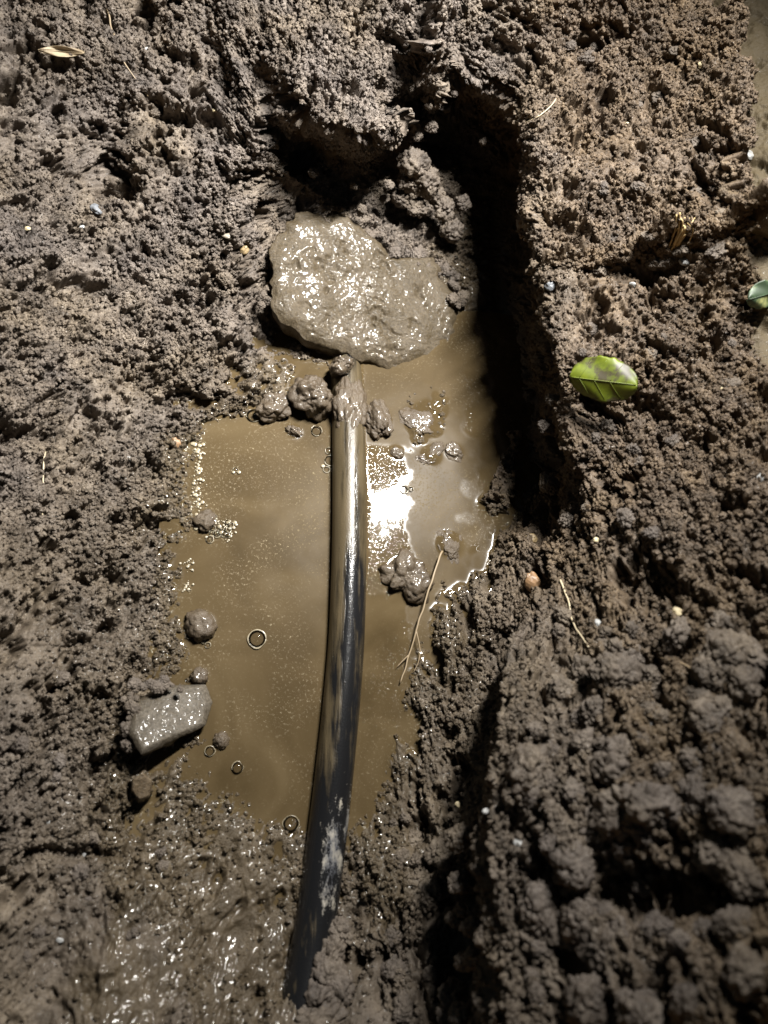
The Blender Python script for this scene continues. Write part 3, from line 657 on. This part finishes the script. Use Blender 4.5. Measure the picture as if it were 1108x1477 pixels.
# ================================================================== bubbles and foam
def bubble_material():
    m, n, l, b = mat('bubble_film'); n.remove(b)
    lw = nd(n, 'ShaderNodeFresnel', IOR=1.45); tr = nd(n, 'ShaderNodeBsdfTransparent'); tr.inputs[0].default_value = (.93, .92, .9, 1)
    gb = nd(n, 'ShaderNodeBsdfGlossy', Roughness=.03); mx = nd(n, 'ShaderNodeMixShader')
    l.new(lw.outputs[0], mx.inputs[0]); l.new(tr.outputs[0], mx.inputs[1]); l.new(gb.outputs[0], mx.inputs[2]); l.new(mx.outputs[0], n['Material Output'].inputs[0])
    return m
M_BUB = bubble_material()
M_FOAM, _n, _l, _b = mat('pale_foam'); _b.inputs['Base Color'].default_value = (.24, .205, .14, 1); _b.inputs['Roughness'].default_value = .25
def dome(r, flatn=.75):
    n, m_ = 10, 28; v = [(0, 0, r * flatn)]; f = []
    for i in range(1, n + 1):
        a = i / n * math.pi / 2
        for j in range(m_): v.append((r * math.sin(a) * math.cos(j * 2 * math.pi / m_), r * math.sin(a) * math.sin(j * 2 * math.pi / m_), r * flatn * math.cos(a)))
    for j in range(m_): f.append((0, 1 + j, 1 + (j + 1) % m_))
    for i in range(n - 1):
        for j in range(m_):
            j2 = (j + 1) % m_; f.append((1 + i * m_ + j, 1 + (i + 1) * m_ + j, 1 + (i + 1) * m_ + j2, 1 + i * m_ + j2))
    return mesh_from('film', v, f)
def ring(r, t, seed, wob=.3):
    pts = []
    for i in range(33):
        a = i / 32 * 2 * math.pi; q = r * (1 + wob * float(vnoise(np.array([math.cos(a) * 1.5 + seed]), np.array([math.sin(a) * 1.5]), seed)[0])); pts.append((q * math.cos(a), q * math.sin(a), 0))
    me = tube('rim', pts, t, 8, .5, seed)
    for v in me.vertices: v.co.z *= .45
    return me
FILM = dome(1.0)
FILM.materials.append(M_BUB); FROTH = dome(1.0); FROTH.materials.append(M_FOAM)
def bubble(px, py, r, label, foam=.25, z=.0012, parent=None, group=None, off=(0, 0)):
    p = V(px, py, z)
    e = bpy.data.objects.new('bubble', None); COL.objects.link(e); e.empty_display_size = .002; e.location = p; tag(e, label, 'bubble', group)
    fo = bpy.data.objects.new('film', FILM); COL.objects.link(fo); fo.scale = (r, r, r); fo.parent = e
    rg = link('rim', ring(r * 1.03, max(.00022, r * foam * .45), int(px + py)), M_FOAM, e)
    return e
bubble(371, 921, .0070, 'large single bubble with a pale foam ring floating on the puddle', .24)
bubble(366, 599, .0062, 'clear bubble at the top corner of the puddle beside a grey clod', .10)
bubble(457, 621, .0048, 'clear bubble between the dark rounded clod and the pipe', .10)
bubble(343, 1107, .0042, 'small clear bubble near the bottom left of the puddle', .14)
bubble(303, 1083, .0036, 'small bubble at the puddle rim below the wedge shaped stone', .14)
bubble(420, 1188, .0058, 'clear bubble where the puddle ends in mud beside the pipe', .10)
bubble(583, 706, .0036, 'bubble of a pair on the bright reflection beside the pipe', .3)
bubble(593, 705, .0022, 'tiny bubble of a pair on the bright reflection beside the pipe', .35)
def foam_cluster(px, py, spots, label, z=.001):
    e = bpy.data.objects.new('foam_cluster', None); COL.objects.link(e); e.location = V(px, py, z); tag(e, label, 'foam')
    for i, (dx, dy, r) in enumerate(spots):
        q = V(px + dx, py + dy, z) - V(px, py, z)
        fo = bpy.data.objects.new('bubble_film', FILM if r > .0019 else FROTH); COL.objects.link(fo); fo.scale = (r, r, r * (.8 if r > .0019 else .4)); fo.parent = e; fo.location = q
        if r > .0019: link('bubble_rim', ring(r * 1.04, max(.0002, r * .10), i + int(px)), M_FOAM, e, q)
    return e
foam_cluster(474, 664, [(2, 0, .0048), (1, -14, .0034), (-3, 13, .0028), (-8, 8, .0018), (6, 14, .0020), (8, -20, .002)], 'row of joined bubbles clinging to the left side of the pipe')
foam_cluster(322, 764, [(random.gauss(0, 10), random.gauss(0, 8), .0004 + .0030 * random.random() ** 3) for i in range(80)], 'round patch of small bubbles near the left rim of the puddle')
foam_cluster(292, 748, [(random.gauss(0, 7), random.gauss(0, 8), .0006 + .002 * random.random() ** 2) for i in range(40)], 'small bubbles gathered on the pale frothy mud lump')
foam_cluster(288, 690, [(random.gauss(0, 5) - 3, random.uniform(-60, 45), .0003 + .0016 * random.random() ** 4) for i in range(170)], 'strip of pale foam along the upper left rim of the puddle')
foam_cluster(285, 908, [(random.gauss(4, 8), random.gauss(0, 12), .0006 + .002 * random.random() ** 2) for i in range(34)], 'small bubbles gathered on the frothy mud lump at the rim')
foam_cluster(340, 677, [(0, 0, .0022), (5, 4, .0016), (-3, 4, .0014)], 'tiny speck of foam floating alone in the upper puddle')
foam_cluster(272, 830, [(random.gauss(0, 4), random.uniform(-25, 25), .0003 + .0010 * random.random() ** 2) for i in range(40)], 'thin froth line on the left rim below the foam patch')

# ================================================================== leaves, roots, grit
def leaf_material(name, a, b_, c, trans=.25):
    m, n, l, b = mat(name)
    tc = nd(n, 'ShaderNodeTexCoord'); t1 = nd(n, 'ShaderNodeTexNoise', Scale=48.0, Detail=5.0, Roughness=.65); l.new(tc.outputs['Object'], t1.inputs['Vector'])
    r = ramp(n, l, t1.outputs[0], [(.45, c), (.53, b_), (.64, a)]); l.new(r.outputs[0], b.inputs['Base Color'])
    b.inputs['Roughness'].default_value = .5
    b.inputs['Subsurface Weight'].default_value = 0
    return m
def leaf(name, centre, ax, ay, nrm_bend, m, label, seed, fold=0.0, thick=.0004, ragged=.05, blunt=.55, cut=1.0, veins=0):
    """outline in the plane of ax (length) and ay (half width), bowed along its length"""
    ax = np.array(ax); ay = np.array(ay); nz = np.cross(ax, ay); nz /= np.linalg.norm(nz); nu, nv = 60, 25; v = []
    def pt(u, t, up=0.0):
        w = max(.02, math.sin(math.pi * u)) ** blunt if 0 < u < 1 else .05
        rg = 1 + ragged * float(vnoise(np.array([u * 14. + seed]), np.array([2. * (t > 0)]), seed)[0]) * abs(t) ** 4
        tt = t * (cut if t < 0 else 1)
        return ax * (u - .5) + ay * tt * w * rg + nz * (nrm_bend * (1 - (2 * u - 1) ** 2) + fold * abs(t) ** 1.3 * w + .0016 * math.sin(u * 9 + t * 3) * abs(t) + up)
    for i in range(nu):
        for j in range(nv): v.append(pt(i / (nu - 1), j / (nv - 1) * 2 - 1))
    f = [(i * nv + j, (i + 1) * nv + j, (i + 1) * nv + j + 1, i * nv + j + 1) for i in range(nu - 1) for j in range(nv - 1)]
    me = mesh_from('blade', v, f)
    e = bpy.data.objects.new(name, None); COL.objects.link(e); e.location = centre; tag(e, label, 'leaf')
    o = link('blade', me, m, e); so = o.modifiers.new('thickness', 'SOLIDIFY'); so.thickness = thick; so.offset = -1
    link('midrib', tube('midrib', [pt(u, 0, .0002) for u in np.linspace(.03, .98, 20)], np.linspace(.0005, .0003, 20), 8), M_RIB if veins else m, e)
    for k_ in range(veins):
        u0 = .14 + .7 * k_ / veins
        for sg in (-1, 1):
            link('vein', tube('vein', [pt(min(.97, u0 + .16 * q), sg * q * .85, .0002) for q in np.linspace(0, 1, 8)], np.linspace(.0003, .00015, 8), 6), M_RIB, o)
    return e
M_RIB = leaf_material('leaf_rib', (.11, .14, .015), (.10, .125, .015), (.09, .10, .015))
M_GREEN = leaf_material('green_leaf', (.115, .145, .005), (.085, .11, .005), (.035, .028, .010))
M_DGREEN = leaf_material('dull_green_leaf', (.30, .30, .12), (.05, .085, .04), (.03, .05, .025))
M_STRAW = leaf_material('straw', (.36, .30, .2), (.31, .25, .165), (.2, .15, .09))
def span(a, b): return hit(*b) - hit(*a)
p = hit(868, 552) + Vector((-.010, -.012, .021))
_ax = V(918, 560, p.z + .014) - V(820, 548, p.z - .008); _ay = (V(872, 512, p.z + .010) - V(868, 584, p.z - .010)) / 2
leaf('green_leaf', p, _ax, _ay, .003, M_GREEN, 'bright green leaf with brown blotches stuck on the right bank', 3, fold=-.006, ragged=.10, blunt=.42, cut=.85, veins=3)
p = hit(1092, 436) + Vector((0, 0, .010))
leaf('dull_leaf', p, (.030, .012, .003), (-.003, .008, .006), .002, M_DGREEN, 'dull green leaf edged pale among crumbs on the high bank', 5, fold=-.003, ragged=.15)
p = hit(95, 95) + Vector((0, -.003, .016))
leaf('dry_leaf', p, V(127, 92, p.z) - V(60, 88, p.z), (.001, .0024, .003), -.0035, M_STRAW, 'thin curled straw coloured leaf on the soil slope', 8, fold=.002)

M_ROOT, _n, _l, _b = mat('pale_root'); _b.inputs['Base Color'].default_value = (.5, .42, .28, 1); _b.inputs['Roughness'].default_value = .5
M_ROOTD, _n, _l, _b = mat('brown_root'); _b.inputs['Base Color'].default_value = (.24, .18, .11, 1); _b.inputs['Roughness'].default_value = .45
def root(pts, r, label, m=M_ROOT, lift=.0015, branches=(), seed=1):
    def path(pp):
        q = []
        for a in pp:
            w = hit(*a[:2]) if len(a) == 2 else V(*a); q.append((w.x, w.y, w.z + (lift if len(a) == 2 else 0)))
        c = spline(np.array(q), 8); c[:, 0] += .0012 * vnoise(c[:, 1] * 120, c[:, 1] * 0 + seed, seed); return c
    c = path(pts); me = tube('root', c, np.linspace(r, r * .55, len(c)), 7, .4, seed); o = link('root', me, m); tag(o, label, 'root')
    for b in branches:
        cc = path(b); link('rootlet', tube('rootlet', cc, np.linspace(r * .6, r * .3, len(cc)), 6, .3, seed + 3), m, o)
    return o
root([(84, 636), (66, 655), (63, 690), (66, 722)], .0008, 'pale kinked root on the left bank, upper of two in line', seed=2)
root([(62, 742), (66, 760), (72, 778)], .0006, 'short pale root on the left bank, lower of two in line', branches=[[(66, 755), (72, 748)]], seed=3)
root([(806, 838), (818, 868), (822, 895), (836, 918), (847, 935)], .0008, 'bent pale root hanging on the face of the right bank', M_ROOT, .003, seed=4)
root([(638, 795, .008), (625, 830, .012), (612, 872, .010), (600, 910, .008), (590, 945, .005), (578, 985, .003)], .0010, 'long pale root slanting down to the puddle beside the round clod', M_ROOTD,
     branches=[[(600, 910, .008), (606, 945, .006), (596, 970, .004)], [(590, 945, .005), (572, 962, .003)]], seed=5)
root([(755, 182), (775, 172), (792, 158), (800, 146)], .0006, 'thin pale rootlet sticking out at the trench edge', M_ROOT, .003, branches=[[(776, 172), (768, 160)]], seed=6)
root([(154, 12), (165, 55), (176, 85), (200, 122), (214, 140)], .0008, 'greyish root lying on the upper soil slope', M_ROOTD, .001, seed=7)
root([(1020, 985), (985, 960), (950, 950)], .0008, 'brown root crossing the blurred right bank', M_ROOTD, .003, seed=8)
# a frayed tuft and a few stones with a look of their own
def chip(name, px, py, r, m, label, cat, seed, sq=(1, 1, .7), group=None, sink=.3):
    me = lump(name, seed, 3, .28, .0, .4); me.materials.append(m); me.polygons.foreach_set('use_smooth', np.zeros(len(me.polygons), bool))
    o = place_lump(name, me, px, py, (r * sq[0], r * sq[1], r * sq[2]), sink=sink); tag(o, label, cat, group); return o
def plain(name, c, r=.5):
    m, n, l, b = mat(name); t = nd(n, 'ShaderNodeTexNoise', Scale=300.0, Detail=4.0); l.new(nd(n, 'ShaderNodeNewGeometry').outputs['Position'], t.inputs['Vector'])
    q = ramp(n, l, t.outputs[0], [(.3, tuple(x * .65 for x in c)), (.7, tuple(min(1, x * 1.25) for x in c))]); l.new(q.outputs[0], b.inputs['Base Color']); b.inputs['Roughness'].default_value = r; return m
M_WHITE = plain('white_grit', (.33, .33, .32)); M_BLUE = plain('bluish_stone', (.17, .18, .195)); M_YEL = plain('yellow_clay', (.24, .175, .09)); M_BEI = plain('beige_flake', (.5, .42, .26)); M_ORA = plain('orange_clay', (.22, .13, .065)); M_GREY = plain('grey_flake', (.2, .17, .13))
e = bpy.data.objects.new('straw_tuft', None); COL.objects.link(e); e.location = hit(972, 345); tag(e, 'frayed yellow tuft of straw above a dark hollow on the right bank', 'straw')
for i in range(26):
    a = hit(968 + random.gauss(0, 6), 366 + random.gauss(0, 5)); b2 = hit(985 + random.gauss(0, 7), 322 + random.gauss(0, 7)); s_ = random.uniform(0, .3); t_ = random.uniform(.6, 1)
    q = np.array([a.lerp(b2, s_) + Vector((0, 0, .005)), a.lerp(b2, (s_ + t_) / 2) + Vector((random.gauss(0, .0012), 0, random.uniform(.008, .013))), a.lerp(b2, t_) + Vector((0, 0, .006))]) - np.array(e.location)
    link('fibre', tube('fibre', spline(q, 6), .0006, 6, .3, i), plain('straw_fibre', (.46, .33, .15)) if i == 0 else bpy.data.materials['straw_fibre'], e)
chip('pebble', 986, 378, .0042, M_WHITE, 'small whitish pebble in the dark hollow under the straw tuft', 'pebble', 61)
chip('pebble', 793, 412, .0050, M_BLUE, 'pale bluish pebble at the edge of the shaded trench wall', 'pebble', 62)
chip('pebble', 912, 412, .0036, M_WHITE, 'whitish pebble left of the hollow with the straw tuft', 'pebble', 63, (.6, 1.2, .7))
chip('pebble', 352, 361, .0048, M_YEL, 'small yellowish pebble to the left of the flat stone', 'pebble', 64)
chip('flake', 332, 407, .0044, M_BEI, 'pale beige flake on the soil left of the flat stone', 'flake', 65, (1.1, .7, .3))
chip('flake', 329, 340, .0065, M_GREY, 'thin grey flake tilted over a dark gap in the soil', 'flake', 66, (.8, 1, .35))
chip('clay_lump', 254, 638, .0055, M_ORA, 'small orange clay fleck beside the upper left of the puddle', 'clay', 67, (.8, 1, .5))
chip('clay_lump', 765, 778, .0055, M_YEL, 'yellow clay lump on the bank edge above the shaded water end', 'clay', 68)
chip('clay_lump', 768, 840, .0075, M_ORA, 'rusty clay patch on the bank face under the yellow lump', 'clay', 69, (.8, 1.4, .6), sink=.42)
chip('clay_lump', 140, 303, .0055, M_BLUE, 'pale grey crumb beneath a dark hollow on the left slope', 'clay', 70)
for i, (x, y, r) in enumerate([(977, 886, .0042), (930, 540, .002), (1098, 690, .003), (1040, 560, .0025), (862, 900, .0026), (748, 1218, .003), (860, 780, .0025), (938, 1046, .003), (700, 1170, .002), (1012, 95, .003), (1080, 225, .004),
                               (620, 12, .002), (905, 180, .002), (852, 292, .0026), (70, 1185, .0016), (22, 1206, .0016), (86, 1356, .002), (122, 1232, .0016), (40, 330, .002), (118, 328, .002), (210, 70, .0018), (310, 160, .002), (178, 690, .0022), (186, 662, .002), (660, 1160, .0018)]):
    chip('grit', x, y, r, M_WHITE if i % 3 else M_BEI, 'pale speck of grit scattered among the dark soil crumbs', 'grit', 80 + i, (1, 1.2, .7), 'pale grit specks in the soil')
